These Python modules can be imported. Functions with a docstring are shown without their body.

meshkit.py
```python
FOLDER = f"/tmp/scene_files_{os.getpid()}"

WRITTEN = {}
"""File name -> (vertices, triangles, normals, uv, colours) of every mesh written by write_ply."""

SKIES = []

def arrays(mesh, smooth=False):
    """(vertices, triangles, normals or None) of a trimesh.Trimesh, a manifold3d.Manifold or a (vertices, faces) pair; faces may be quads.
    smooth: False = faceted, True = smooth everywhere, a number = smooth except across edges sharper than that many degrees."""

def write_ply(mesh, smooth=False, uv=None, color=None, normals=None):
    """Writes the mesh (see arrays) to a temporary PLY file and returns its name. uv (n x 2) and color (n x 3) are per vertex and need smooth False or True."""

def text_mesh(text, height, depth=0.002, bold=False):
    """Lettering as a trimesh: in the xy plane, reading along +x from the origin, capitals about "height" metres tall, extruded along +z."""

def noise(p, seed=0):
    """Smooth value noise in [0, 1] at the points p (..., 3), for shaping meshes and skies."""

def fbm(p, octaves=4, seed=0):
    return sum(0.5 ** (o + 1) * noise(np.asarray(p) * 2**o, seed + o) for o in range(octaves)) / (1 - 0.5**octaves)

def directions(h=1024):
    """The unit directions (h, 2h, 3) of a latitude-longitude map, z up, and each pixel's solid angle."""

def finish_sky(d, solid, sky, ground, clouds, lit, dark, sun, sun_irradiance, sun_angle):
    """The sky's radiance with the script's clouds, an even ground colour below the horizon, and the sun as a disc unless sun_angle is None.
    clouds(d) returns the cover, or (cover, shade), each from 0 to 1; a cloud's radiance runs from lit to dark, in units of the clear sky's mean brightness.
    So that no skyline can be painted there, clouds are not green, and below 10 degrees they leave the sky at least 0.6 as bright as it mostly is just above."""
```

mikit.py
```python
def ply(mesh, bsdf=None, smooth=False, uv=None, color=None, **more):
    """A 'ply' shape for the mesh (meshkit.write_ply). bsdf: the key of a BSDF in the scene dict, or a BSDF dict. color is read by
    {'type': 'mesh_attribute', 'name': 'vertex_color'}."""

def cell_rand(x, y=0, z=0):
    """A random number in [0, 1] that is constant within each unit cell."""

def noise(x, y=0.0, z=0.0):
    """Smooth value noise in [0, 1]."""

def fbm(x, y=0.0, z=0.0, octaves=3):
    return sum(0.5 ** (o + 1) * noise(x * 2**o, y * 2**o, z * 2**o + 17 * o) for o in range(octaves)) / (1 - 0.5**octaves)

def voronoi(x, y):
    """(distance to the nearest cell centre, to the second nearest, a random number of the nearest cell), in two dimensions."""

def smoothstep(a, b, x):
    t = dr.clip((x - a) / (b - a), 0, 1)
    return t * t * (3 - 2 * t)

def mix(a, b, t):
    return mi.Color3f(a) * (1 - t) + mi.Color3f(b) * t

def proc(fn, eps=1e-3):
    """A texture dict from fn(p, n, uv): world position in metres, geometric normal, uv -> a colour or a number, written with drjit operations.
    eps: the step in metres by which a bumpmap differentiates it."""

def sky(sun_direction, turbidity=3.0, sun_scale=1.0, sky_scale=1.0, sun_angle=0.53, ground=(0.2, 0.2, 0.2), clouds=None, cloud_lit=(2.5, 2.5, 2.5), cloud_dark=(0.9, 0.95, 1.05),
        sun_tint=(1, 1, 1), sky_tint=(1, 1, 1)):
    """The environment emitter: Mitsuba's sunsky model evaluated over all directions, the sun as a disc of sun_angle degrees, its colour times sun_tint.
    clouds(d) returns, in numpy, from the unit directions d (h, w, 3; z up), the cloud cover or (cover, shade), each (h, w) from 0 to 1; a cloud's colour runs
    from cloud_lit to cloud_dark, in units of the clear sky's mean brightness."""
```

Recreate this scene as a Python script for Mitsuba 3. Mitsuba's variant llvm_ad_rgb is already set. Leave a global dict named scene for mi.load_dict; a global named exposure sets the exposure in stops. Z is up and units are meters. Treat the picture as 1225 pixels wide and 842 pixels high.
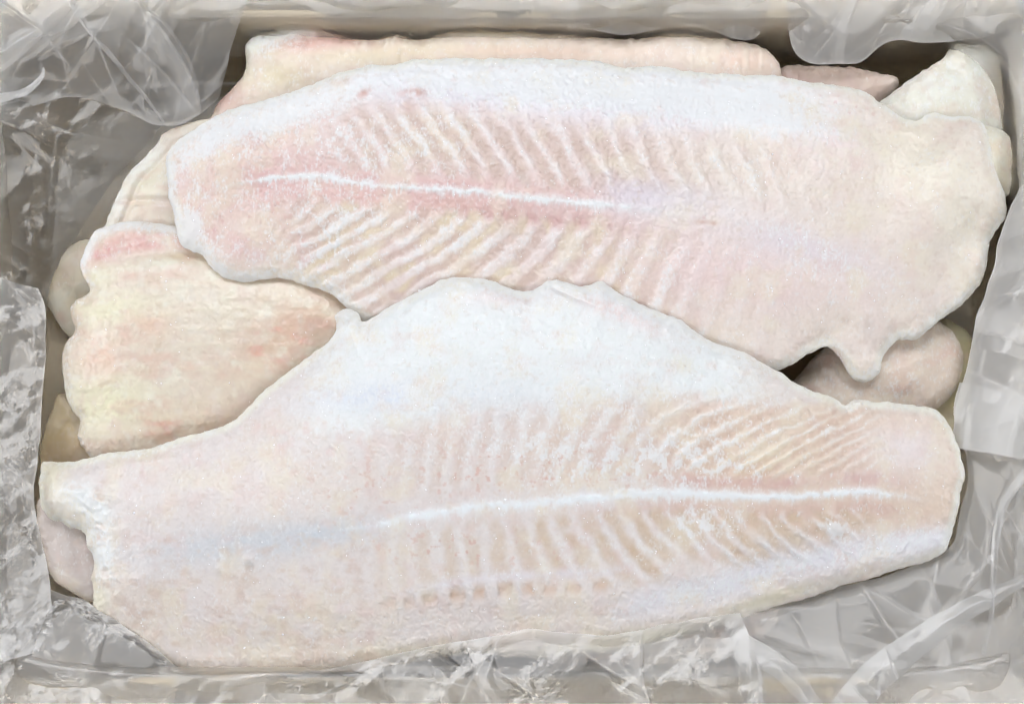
import math
import numpy as np
import trimesh
import mitsuba as mi
import drjit as dr
import mikit, meshkit
from mikit import noise, fbm, smoothstep, mix, proc
from scipy.interpolate import CubicSpline, RBFInterpolator, RegularGridInterpolator
from scipy.ndimage import gaussian_filter, grey_dilation
from scipy.spatial import Delaunay, cKDTree
from shapely.geometry import Polygon
import shapely

T = mi.ScalarTransform4f
scene, labels = {"type": "scene"}, {}
rng = np.random.default_rng(7)

# ------------------------------------------------------------------ camera, lamps, exposure
EYE = np.array([0.0, -0.19, 0.88])
AIM = np.array([0.0, 0.0, 0.0])
FOC = 2250.0                      # focal length in photo pixels (1225 x 842)
scene["camera"] = {"type": "perspective", "fov": math.degrees(2 * math.atan(612.5 / FOC)), "fov_axis": "x",
                   "near_clip": 0.01, "far_clip": 50.0,
                   "to_world": T().look_at(origin=EYE.tolist(), target=AIM.tolist(), up=[0, 0.2, 1])}
exposure = 0.0


def light_panel(name, x, y, z, w, h, rad, label):
    """a flat diffuser panel in a shallow housing, standing off from the carton and turned towards it"""
    to = T().look_at(origin=[x, y, z], target=[0, 0, 0], up=[0, 1, 0.3])
    m = trimesh.creation.box((w, h, 0.002))
    scene[name + "__diffuser"] = {**mikit.ply(m, "lamp_white"), "to_world": to, "emitter": {"type": "area", "radiance": {"type": "rgb", "value": rad}}}
    hs = trimesh.creation.box((w + 0.04, h + 0.04, 0.05))
    hs.apply_translation((0, 0, -0.028))
    scene[name + "__housing"] = {**mikit.ply(hs, "lamp_white"), "to_world": to}
    labels[name] = {"label": label, "category": "lamp", "group": "light panels round the carton"}


scene["lamp_white"] = {"type": "diffuse", "reflectance": {"type": "rgb", "value": [0.7, 0.7, 0.7]}}
light_panel("light_panel", -0.2, 1.00, 1.75, 1.8, 0.9, [4.9, 4.98, 5.15], "wide white light panel high behind the carton")
light_panel("light_panel_001", 0.2, -1.25, 1.70, 1.8, 0.7, [3.4, 3.42, 3.5], "wide white light panel high in front of the carton")
light_panel("light_panel_002", -1.7, 0.1, 1.05, 0.7, 1.4, [6.0, 6.05, 6.2], "tall white light panel to the left of the carton")
light_panel("light_panel_003", 1.7, 0.1, 1.05, 0.7, 1.4, [4.6, 4.64, 4.75], "tall white light panel to the right of the carton")

# ------------------------------------------------------------------ helpers
_f = (AIM - EYE) / np.linalg.norm(AIM - EYE)
_r = np.cross(_f, [0, 0.2, 1.0]); _r /= np.linalg.norm(_r)
_u = np.cross(_r, _f)


def at(px, py, z):
    """where a point of the photograph lies in the carton at height z (metres)"""
    px, py, z = np.broadcast_arrays(np.asarray(px, float), np.asarray(py, float), np.asarray(z, float))
    d = _f + ((px - 612.5) / FOC)[..., None] * _r - ((py - 421.0) / FOC)[..., None] * _u
    return EYE + d * ((z - EYE[2]) / d[..., 2])[..., None]


def plan(p, z):
    """the inverse of at() on the plane z"""
    p = np.asarray(p, float)
    q = np.concatenate([p[..., :2], np.full(p.shape[:-1] + (1,), z)], -1) - EYE
    w = q @ _f
    return 612.5 + FOC * (q @ _r) / w, 421.0 - FOC * (q @ _u) / w


def lin(c):
    c = np.asarray(c, float) / 255
    return np.where(c < 0.04045, c / 12.92, ((c + 0.055) / 1.055) ** 2.4)


def sst(a, b, x):
    t = np.clip((x - a) / (b - a), 0, 1)
    return t * t * (3 - 2 * t)


def nz(x, y, s, seed=0, oct=3, sy=None):
    return meshkit.fbm(np.stack([np.asarray(x) / s, np.asarray(y) / (sy or s), np.full(np.shape(x), 0.37)], -1), oct, seed)


def blob(x, y, cx, cy, rx, ry, ang=0.0):
    c, s = math.cos(math.radians(ang)), math.sin(math.radians(ang))
    dx, dy = x - cx, y - cy
    return np.exp(-((dx * c + dy * s) / rx) ** 2 - ((-dx * s + dy * c) / ry) ** 2)


def over(col, c, m):
    m = np.clip(m, 0, 1)[:, None]
    return col * (1 - m) + lin(c) * m


def curve(pts):
    pts = np.asarray(pts, float)
    return CubicSpline(pts[:, 0], pts[:, 1], bc_type="natural")


def smooth_poly(pts, n, closed=True, k=0.5):
    """an outline through the points, sampled evenly"""
    p = np.asarray(pts, float)
    if closed:
        p = np.vstack([p, p[:1]])
    t = np.concatenate([[0], np.cumsum(np.linalg.norm(np.diff(p[:, :2], axis=0), axis=1) ** k)])
    q = CubicSpline(t, p, bc_type="periodic" if closed else "natural")(np.linspace(0, t[-1], 4000))
    s = np.concatenate([[0], np.cumsum(np.linalg.norm(np.diff(q[:, :2], axis=0), axis=1))])
    n = int(s[-1] / n) if n > 1 else int(1 / n)
    g = np.linspace(0, s[-1], n, endpoint=not closed)
    return np.stack([np.interp(g, s, q[:, i]) for i in range(p.shape[1])], 1)


def normals_of(v, f):
    n = np.zeros_like(v)
    fn = np.cross(v[f[:, 1]] - v[f[:, 0]], v[f[:, 2]] - v[f[:, 0]])
    for k in range(3):
        np.add.at(n, f[:, k], fn)
    return n / np.maximum(np.linalg.norm(n, axis=1, keepdims=True), 1e-30)


def raw_ply(v, f, n, uv, col, bsdf):
    used = np.unique(f)
    back = np.full(len(v), -1); back[used] = np.arange(len(used))
    path = meshkit.write_ply((v[used], back[f]), False, None if uv is None else uv[used], None if col is None else col[used], normals=n[used])
    return {"type": "ply", "filename": path, "face_normals": False, "bsdf": {"type": "ref", "id": bsdf}}


# ------------------------------------------------------------------ materials
# fish: the flesh's own colour is in the mesh; hoar frost lies on it in patches whose density is uv.x
def frost_weight(p, n, uv):
    q = p * 1000.0
    w = noise(q.x * 0.35, q.y * 0.35, q.z * 0.35) * 1.5
    a = noise(q.x * 0.95 + w, q.y * 0.60, q.z * 0.6)
    b = noise(q.x * 1.55 + 31, q.y * 1.0 + w, q.z * 1.2)
    c = fbm(q.x * 0.22 + 11, q.y * 0.22, q.z * 0.22, 2)
    v = 0.36 * a + 0.36 * b + 0.28 * c
    return 0.74 * smoothstep(0.80 - uv.x, 1.28 - uv.x, v)


def flesh_rough(p, n, uv):
    q = p * 1000.0
    return 0.27 + 0.3 * fbm(q.x * 0.3, q.y * 0.3, q.z * 0.3, 2)


scene["flesh"] = {"type": "principled", "base_color": {"type": "mesh_attribute", "name": "vertex_color"},
                  "roughness": proc(flesh_rough), "specular": 0.5, "clearcoat": 0.4, "clearcoat_gloss": 0.8}
scene["hoar"] = {"type": "principled", "base_color": {"type": "rgb", "value": [0.705, 0.725, 0.735]}, "roughness": 0.6, "specular": 0.4}
scene["ice"] = {"type": "principled", "base_color": {"type": "rgb", "value": [0.86, 0.87, 0.89]}, "roughness": 0.15, "specular": 0.6}
scene["frosted_flesh"] = {"type": "twosided", "bsdf": {"type": "blendbsdf", "weight": proc(frost_weight),
                          "a": {"type": "ref", "id": "flesh"}, "b": {"type": "ref", "id": "hoar"}}}


# film: clear polyethylene; uv.x = hoar frost on it, uv.y = how milky the film is (folded double, stretched white)
def film_clear(p, n, uv):
    q = p * 1000.0
    w = noise(q.x * 0.05, q.y * 0.05, q.z * 0.05) * 6.0
    a = fbm((q.x * 0.75 + q.y * 0.62 + w) * 0.07, (q.y * 0.75 - q.x * 0.62) * 0.24, q.z * 0.1, 4)
    g = noise(q.x * 1.3, q.y * 1.3, q.z * 1.3)
    h = fbm(q.x * 0.34 + 7, q.y * 0.34, q.z * 0.34, 3)
    f = smoothstep(0.74 - 0.34 * uv.x, 0.88 - 0.34 * uv.x, 0.62 * a + 0.16 * g + 0.24 * h) * smoothstep(0.0, 0.15, uv.x)
    fine = smoothstep(0.86, 0.97, noise(q.x * 0.9 + 50, q.y * 0.9, q.z * 0.9)) * 0.25
    return dr.clip(0.97 - 0.85 * uv.y - 0.60 * f - fine, 0.02, 0.95)


scene["film"] = {"type": "principledthin", "base_color": {"type": "rgb", "value": [0.965, 0.963, 0.957]}, "roughness": 0.10,
                 "spec_trans": proc(film_clear), "diff_trans": 0.9, "eta": 1.47}


def board(p, n, uv):
    q = p * 1000.0
    a = fbm(q.x * 0.02, q.y * 0.02, q.z * 0.05, 3)
    g = noise(q.x * 0.25, q.y * 2.2, q.z * 2.2)
    sp = smoothstep(0.74, 0.86, noise(q.x * 1.2, q.y * 1.2, q.z * 1.2))
    c = mix((0.54, 0.455, 0.315), (0.65, 0.56, 0.41), 0.6 * a + 0.4 * g)
    return mix(c, (0.28, 0.22, 0.15), sp * 0.4)


scene["cardboard"] = {"type": "twosided", "bsdf": {"type": "diffuse", "reflectance": proc(board)}}
scene["table_top"] = {"type": "diffuse", "reflectance": proc(lambda p, n, uv: mix((0.30, 0.30, 0.30), (0.36, 0.36, 0.35), fbm(p.x * 40, p.y * 40, p.z * 40, 3)))}

# ------------------------------------------------------------------ the carton and its table
BX, BY, BF, ZB, ZR, TH = 0.252, 0.170, 0.1535, -0.062, 0.002, 0.004


def bevel_box(x0, x1, y0, y1, z0, z1, r=0.0012):
    import manifold3d as m3
    c = m3.Manifold.hull_points(np.array([[x, y, z] for sx in (0, 1) for sy in (0, 1) for sz in (0, 1)
                                          for (x, y, z) in [((x0, x1)[sx] + (r, -r)[sx] * a, (y0, y1)[sy] + (r, -r)[sy] * b, (z0, z1)[sz] + (r, -r)[sz] * c_)
                                                            for a, b, c_ in ((0, 1, 1), (1, 0, 1), (1, 1, 0))]]))
    k = c.to_mesh()
    return trimesh.Trimesh(k.vert_properties[:, :3], k.tri_verts, process=False)


scene["table"] = mikit.ply(bevel_box(-0.9, 0.9, -0.6, 0.7, ZB - 0.045, ZB - 0.0042, 0.002), "table_top")
labels["table"] = {"label": "plain grey table top under the cardboard carton", "category": "table"}
box = "cardboard_carton"
labels[box] = {"label": "open brown cardboard carton lined with film and filled with fish fillets", "category": "box"}
scene[box + "__bottom"] = mikit.ply(bevel_box(-BX, BX, -BF, BY, ZB - TH, ZB), "cardboard")
for i, (a, b, c, d) in enumerate([(-BX - TH, BX + TH, BY, BY + TH), (-BX - TH, BX + TH, -BF - TH, -BF), (-BX - TH, -BX, -BF + .0002, BY - .0002), (BX, BX + TH, -BF + .0002, BY - .0002)]):
    scene[box + "__wall" + (f"_{i:03d}" if i else "")] = mikit.ply(bevel_box(a, b, c, d, ZB - TH, ZR), "cardboard")
for i, (a, b, c, d, axis, sgn) in enumerate([(-BX, BX, 0, 0.15, 0, 1), (-BX, BX, -0.15, 0, 0, -1), (-0.15, 0, -BF, BY, 1, -1), (0, 0.15, -BF, BY, 1, 1)]):
    m = bevel_box(a, b, c, d, 0, TH)
    ang = math.radians(-5)
    m.apply_transform(trimesh.transformations.rotation_matrix(ang * sgn * (1 if axis == 0 else -1), [1, 0, 0] if axis == 0 else [0, 1, 0]))
    m.apply_translation([0, BY + TH if sgn > 0 else -BF - TH, ZR - TH] if axis == 0 else [sgn * (BX + TH), 0, ZR - TH])
    scene[box + "__flap" + (f"_{i:03d}" if i else "")] = mikit.ply(m, "cardboard")

# ------------------------------------------------------------------ the pile: a map of its top, built up fillet by fillet (millimetres)
GX, GY = np.arange(-262, 263, 1.0), np.arange(-184, 185, 1.0)
PILE = np.full((len(GY), len(GX)), ZB * 1000 + 1.5)
MX, MY = np.meshgrid(GX, GY)


def lump(x, y):
    return 0.9 * (nz(x, y, 42, 3, 2) - 0.5) + 0.55 * (nz(x, y, 16, 5, 2) - 0.5)


def fillet(key, outline, zc, thick, edge, look, z0=0.0, step=1.7, wob=2.0, parts=(), grains=0):
    """One frozen fillet. outline, zc: photo-plan points on the plane z0; zc [(x, y, mm)] its middle surface; thick mm; edge: width of
    its rounded rim (plan units); look(x, y, d) -> colour, frost, relief in mm."""
    ring = smooth_poly(outline, 2.0)
    tan = np.roll(ring, -1, 0) - np.roll(ring, 1, 0)
    nor = np.stack([tan[:, 1], -tan[:, 0]], 1) / (np.linalg.norm(tan, axis=1, keepdims=True) + 1e-9)
    seed = len(labels) * 13
    w = (nz(ring[:, 0], ring[:, 1], 14, seed, 2) - 0.5) * 2 + (nz(ring[:, 0], ring[:, 1], 5.5, seed + 5, 2) - 0.5) * 1.6
    ring = ring + nor * (w * wob)[:, None]
    poly = Polygon(ring)
    if not poly.is_valid:
        poly = max(getattr(poly.buffer(0), "geoms", [poly.buffer(0)]), key=lambda g: g.area)
    ext = poly.exterior
    ring = np.array([ext.interpolate(s).coords[0] for s in np.arange(0, ext.length - 1, 2.0)])
    dense = cKDTree(np.array([ext.interpolate(s).coords[0] for s in np.arange(0, ext.length, 0.5)]))
    x0, y0, x1, y1 = poly.bounds
    gx, gy = np.meshgrid(np.arange(x0, x1, step), np.arange(y0, y1, step * 0.87))
    gx[1::2] += step / 2
    g = np.stack([gx.ravel(), gy.ravel()], 1)
    g = g + np.random.default_rng(seed).uniform(-0.2, 0.2, g.shape) * step
    g = g[shapely.contains_xy(poly, g[:, 0], g[:, 1])]
    g = g[dense.query(g)[0] > 1.6]
    rings = [ring]
    for off in (0.12, 0.45, 1.0):
        b = poly.buffer(-off)
        for q in getattr(b, "geoms", [b]):
            e = q.exterior
            rings.append(np.array([e.interpolate(s).coords[0] for s in np.arange(0, e.length - 1, 2.0)]))
    pts = np.vstack(rings + [g])
    tri = Delaunay(pts).simplices
    cen = pts[tri].mean(1)
    tri = tri[shapely.contains_xy(poly, cen[:, 0], cen[:, 1])]
    a = pts[tri]
    flip = np.cross(a[:, 1] - a[:, 0], a[:, 2] - a[:, 0]) > 0     # plan y runs down the picture, world y up
    tri[flip] = tri[flip][:, ::-1]
    rbf = RBFInterpolator(np.asarray(zc, float)[:, :2] / 100, np.asarray(zc, float)[:, 2], kernel="thin_plate_spline", smoothing=0.02)

    def shape(x, y):
        d = dense.query(np.stack([x, y], 1))[0]
        tt = np.clip(d / edge, 0, 1)
        prof = 0.50 * (1 - (1 - tt) ** 2) ** 0.70 + 0.50 * sst(0, 1, d / (edge * 3.6))
        h = thick / 2 * prof * (1 + 0.25 * (nz(x, y, 90, seed + 2, 2) - 0.5))
        return d, h, rbf(np.stack([x, y], 1) / 100) + lump(x + seed * 31, y) * sst(0, 14, d)

    # rest it on what lies below: where it would dig into the pile it is lifted, smoothly
    ux, uy = plan(np.stack([MX.ravel() / 1000, MY.ravel() / 1000], 1), z0)
    ins = shapely.contains_xy(poly, ux, uy).reshape(MX.shape)
    iu = ins.ravel()
    d, h, m = shape(ux[iu], uy[iu])
    pen = np.zeros(MX.shape)
    low = np.zeros(MX.shape); low[ins] = m - h
    pen[ins] = np.maximum(0, PILE[ins] + 0.3 - low[ins])
    lift = gaussian_filter(grey_dilation(pen, size=(9, 9)), 5)
    for _ in range(4):
        short = np.where(ins, np.maximum(0, pen - lift), 0)
        lift += gaussian_filter(grey_dilation(short, size=(5, 5)), 2.0)
    lift = np.maximum(lift, pen)
    lift = np.maximum(gaussian_filter(lift, 1.2), np.where(ins, pen, 0))
    top = np.full(MX.shape, -1e9); top[ins] = m + h + lift[ins]
    PILE[:] = np.maximum(PILE, top)
    li = RegularGridInterpolator((GY, GX), lift, bounds_error=False, fill_value=None)
    d, h, m = shape(pts[:, 0], pts[:, 1])
    d[:len(ring)] = 0; h[:len(ring)] = 0
    w0 = at(pts[:, 0], pts[:, 1], z0)
    m = m + li(w0[:, 1::-1] * 1000)
    col, frost, relief = look(pts[:, 0], pts[:, 1], d)
    col = mottle(col, pts[:, 0], pts[:, 1], seed)
    relief = relief + 0.45 * (nz(pts[:, 0], pts[:, 1], 2.6, seed + 71, 2) - 0.5) + 0.9 * (nz(pts[:, 0], pts[:, 1], 8, seed + 72, 2) - 0.5) * sst(45, 10, d)
    zt = m + h + relief * sst(0, 4, d)
    n0 = len(pts)
    vt = np.column_stack([w0[:, :2], zt / 1000])
    inner = np.arange(len(ring), n0)
    vb = np.column_stack([w0[inner, :2], (m - h)[inner] / 1000])
    idx = np.arange(n0); idx[inner] = n0 + np.arange(len(inner))
    v = np.vstack([vt, vb])
    fb = idx[tri][:, ::-1]
    f = np.vstack([tri, fb])
    n = normals_of(v, f)
    col = np.vstack([col, col[inner]]); fr = np.concatenate([frost, frost[inner] * 0.4])
    uv = np.column_stack([fr, np.zeros(len(fr))])
    owner = np.zeros(len(f), int)
    for i, (_, test) in enumerate(parts):
        c = pts[tri].mean(1)
        owner[:len(tri)][test(c[:, 0], c[:, 1]) & (owner[:len(tri)] == 0)] = i + 1
    if grains:                                       # loose grains of ice lying on the fillet
        r = np.random.default_rng(seed + 1)
        ok = np.flatnonzero(d > 9)
        pick = r.choice(ok, grains, p=(0.02 + np.clip(frost[ok], 0, 1)) / (0.02 + np.clip(frost[ok], 0, 1)).sum())
        ms = []
        for i in pick:
            g = trimesh.creation.icosphere(0)
            g.vertices = g.vertices * r.uniform(0.6, 1.3, (len(g.vertices), 1)) * r.uniform(0.18, 0.42) * (1.6 if r.random() < 0.06 else 1) * [1, 1, 0.7] / 1000 + vt[i]
            ms.append(g)
        scene[key + "__ice_grain"] = mikit.ply(trimesh.util.concatenate(ms), "ice")
        labels[key + "__ice_grain"] = {"kind": "stuff"}
    if parts:
        for i, nm in enumerate(["flesh"] + [q[0] for q in parts]):
            scene[key + "__" + nm] = raw_ply(v, f[owner == i], n, uv, col, "frosted_flesh")
    else:
        scene[key] = raw_ply(v, f, n, uv, col, "frosted_flesh")


def mottle(col, x, y, seed):
    """cloudy cream and rose tints in frozen flesh, fine threads of fat, and a paler overall tone"""
    a, b = nz(x, y, 34, seed + 401, 4), nz(x, y, 17, seed + 402, 3)
    col = over(col, (234, 220, 196), sst(0.48, 0.72, a) * 0.5)
    col = over(col, (222, 186, 178), sst(0.48, 0.78, b) * 0.28)
    col = over(col, (234, 232, 232), sst(0.54, 0.70, nz(x, y, 10, seed + 403, 3)) * 0.12)
    col = over(col, (214, 190, 172), sst(0.60, 0.72, nz(x, y, 6, seed + 404, 2)) * 0.25)
    g = col @ np.array([0.25, 0.6, 0.15])
    return np.clip((col + 0.05 * (g[:, None] - col)) * np.array([0.845, 0.885, 0.90]), 0, 0.80)


def say(key, label, group=None):
    labels[key] = {"label": label, "category": "fish fillet", **({"group": group} if group else {})}


def plain_look(base, pink, pale, frost=0.25, seed=0, sx=60, sy=30):
    def look(x, y, d):
        col = np.tile(lin(base), (len(x), 1))
        col = over(col, pink, sst(0.50, 0.72, nz(x, y, sx, seed, 3, sy)) * 0.8)
        col = over(col, pale, sst(0.50, 0.70, nz(x, y, sx, seed + 9, 3, sy)) * 0.7)
        col = over(col, pale, (1 - sst(0, 9, d)) * 0.6)
        col = col * (0.95 + 0.1 * nz(x, y, 5, seed + 3, 2))[:, None]
        rel = 1.6 * (nz(x, y, 17, seed + 4, 3) - 0.5) + 0.25 * (nz(x, y, 3, seed + 6, 2) - 0.5)
        return col, frost + 0.35 * (nz(x, y, 26, seed + 8, 3) - 0.5), rel
    return look


#@FISH
# ---- deep layer, seen only in the gaps
say("fish_fillet_002", "shaded tan fillet low in the gap at the left, beside the liner")
fillet("fish_fillet_002", [(48, 345), (56, 318), (70, 296), (88, 285), (105, 282), (160, 270), (300, 300), (420, 420), (380, 520), (220, 470), (130, 440), (100, 415), (72, 392), (55, 366)],
       [(60, 320, -50), (100, 300, -49), (300, 300, -50), (300, 480, -50), (80, 420, -51)], 17, 20, plain_look((214, 198, 172), (214, 188, 168), (226, 218, 200), 0.2, 21), -0.042, 2.4)
say("fish_fillet_003", "small tan fillet tip below the cream fillet, beside the frosted liner edge")
fillet("fish_fillet_003", [(46, 540), (52, 515), (62, 490), (68, 472), (76, 470), (100, 480), (180, 500), (360, 560), (420, 640), (300, 680), (160, 640), (80, 590), (50, 565)],
       [(60, 510, -36), (90, 520, -36), (300, 600, -44), (60, 560, -38)], 15, 16, plain_look((208, 182, 140), (205, 176, 140), (222, 205, 170), 0.15, 33), -0.034, 2.2)
say("fish_fillet_005", "yellowish fillet end poking out between the tan gap fillet and the right liner")
fillet("fish_fillet_005", [(1120, 396), (1130, 380), (1146, 386), (1158, 392), (1168, 410), (1170, 440), (1160, 520), (1100, 600), (1000, 620), (980, 560), (1060, 470), (1105, 420)],
       [(1140, 390, -40), (1150, 420, -42), (1050, 560, -44)], 14, 14, plain_look((222, 208, 160), (214, 190, 150), (228, 220, 186), 0.15, 57), -0.036, 2.4)
say("fish_fillet_004", "tan fillet in the gap at the right under the ragged flap of the upper fillet")
fillet("fish_fillet_004", [(950, 452), (968, 432), (985, 415), (1020, 395), (1075, 380), (1115, 378), (1140, 392), (1155, 416), (1156, 435), (1150, 455), (1140, 472), (1122, 486), (1100, 500), (1050, 560), (900, 620), (760, 600), (720, 530), (800, 470), (880, 460)],
       [(960, 450, -30), (1050, 420, -24), (1140, 430, -27), (1120, 470, -28), (850, 540, -40), (1000, 560, -34)], 19, 22,
       plain_look((230, 208, 190), (224, 188, 172), (236, 222, 200), 0.34, 41, 60, 30), -0.020, 2.0)
say("fish_fillet_006", "greyish pink fillet end under the ragged left tip of the front fillet")
fillet("fish_fillet_006", [(40, 612), (44, 596), (58, 582), (84, 576), (140, 580), (300, 640), (420, 700), (330, 770), (200, 745), (125, 722), (98, 716), (80, 706), (62, 694), (50, 668), (42, 640)],
       [(50, 630, -15), (90, 600, -14), (90, 700, -18), (250, 690, -26), (350, 700, -28)], 13, 15,
       plain_look((206, 190, 182), (196, 176, 176), (228, 212, 192), 0.26, 63, 26, 34), -0.010, 1.9)
say("fish_fillet_007", "pinkish brown fillet half hidden behind the upper fillet, under the top liner fold")
fillet("fish_fillet_007", [(930, 82), (938, 74), (967, 72), (1000, 74), (1029, 77), (1056, 83), (1077, 90), (1078, 98), (1070, 108), (1055, 122), (1000, 190), (860, 220), (800, 180), (880, 110)],
       [(950, 80, -24), (1060, 92, -22), (900, 180, -32), (1010, 130, -26)], 13, 14, plain_look((214, 186, 170), (205, 168, 158), (228, 210, 196), 0.2, 71), -0.016, 2.0)
say("fish_fillet_008", "pale cream fillet tail rising in the upper right corner beside the liner")
fillet("fish_fillet_008", [(1053, 119), (1080, 100), (1108, 81), (1124, 71), (1132, 64), (1141, 52), (1155, 50), (1170, 49), (1188, 52), (1199, 62), (1203, 86), (1206, 121), (1206, 160), (1190, 260), (1120, 330), (1040, 300), (1010, 200)],
       [(1060, 120, -14), (1150, 60, -12), (1200, 80, -15), (1200, 150, -16), (1100, 280, -28), (1120, 120, -11)], 12, 13,
       plain_look((228, 222, 206), (230, 214, 196), (234, 232, 220), 0.36, 83, 50, 40), -0.008, 1.8)
say("fish_fillet_009", "knobbly cream fillet end at the right edge, below the pale tail, beside the upper fillet")
fillet("fish_fillet_009", [(1150, 165), (1168, 150), (1186, 152), (1204, 157), (1213, 168), (1217, 190), (1217, 210), (1213, 226), (1204, 232), (1196, 250), (1150, 320), (1080, 330), (1060, 260), (1110, 200)],
       [(1200, 165, -10), (1212, 215, -14), (1130, 280, -26)], 14, 14, plain_look((230, 220, 198), (228, 206, 180), (236, 232, 216), 0.34, 97, 30, 30), -0.006, 1.8, 3.0)
say("fish_fillet_010", "pale pink fillet seen blurred through the clear liner below the front fillet")
fillet("fish_fillet_010", [(640, 785), (700, 765), (780, 740), (880, 712), (930, 718), (925, 752), (880, 780), (800, 794), (700, 796), (655, 796)],
       [(680, 800, -28), (900, 740, -27), (800, 800, -26)], 16, 20, plain_look((222, 200, 182), (220, 182, 166), (232, 220, 204), 0.22, 101), -0.022, 2.2)


# ---- middle layer
def back_look(x, y, d):
    col = np.tile(lin((228, 208, 192)), (len(x), 1))
    ye = np.interp(x, [240, 400, 650, 940], [120, 60, 48, 62])
    col = over(col, (222, 209, 160), blob(x, y, 480, 64, 130, 16) * 0.45 + blob(x, y, 330, 90, 45, 18) * 0.45 + sst(44, 36, y) * sst(520, 600, x) * 0.6)
    col = over(col, (226, 178, 166), blob(x, y, 400, 45, 60, 12) * 0.8 + blob(x, y, 270, 118, 30, 20) * 0.7 + blob(x, y, 360, 55, 26, 10) * 0.5)
    col = over(col, (226, 190, 168), blob(x, y, 640, 62, 130, 9) * 0.6 + blob(x, y, 890, 72, 40, 16) * 0.7)
    col = over(col, (236, 232, 220), blob(x, y, 335, 36, 46, 10, -18) * 1.0 + blob(x, y, 300, 55, 12, 24) * 0.8)
    ridges = sst(0.45, 0.7, nz(x + 0.3 * y, y, 7, 5, 2, 60)) * sst(560, 450, x) * sst(400, 440, x) * sst(62, 45, y)
    ridges = ridges + sst(0.5, 0.7, nz(x, y, 6, 15, 2, 60)) * sst(800, 850, x) * 0.5
    col = over(col, (238, 226, 208), ridges * 0.7)
    col = col * (0.95 + 0.1 * nz(x, y, 5, 9, 2))[:, None]
    rel = 1.5 * (nz(x, y, 16, 4, 3) - 0.5) + ridges * 0.8 - 1.8 * blob(x, y, 350, 50, 36, 5, -20)
    return col, 0.28 + 0.4 * blob(x, y, 330, 40, 60, 18, -18) + 0.35 * (nz(x, y, 24, 6, 3) - 0.5), rel


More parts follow.
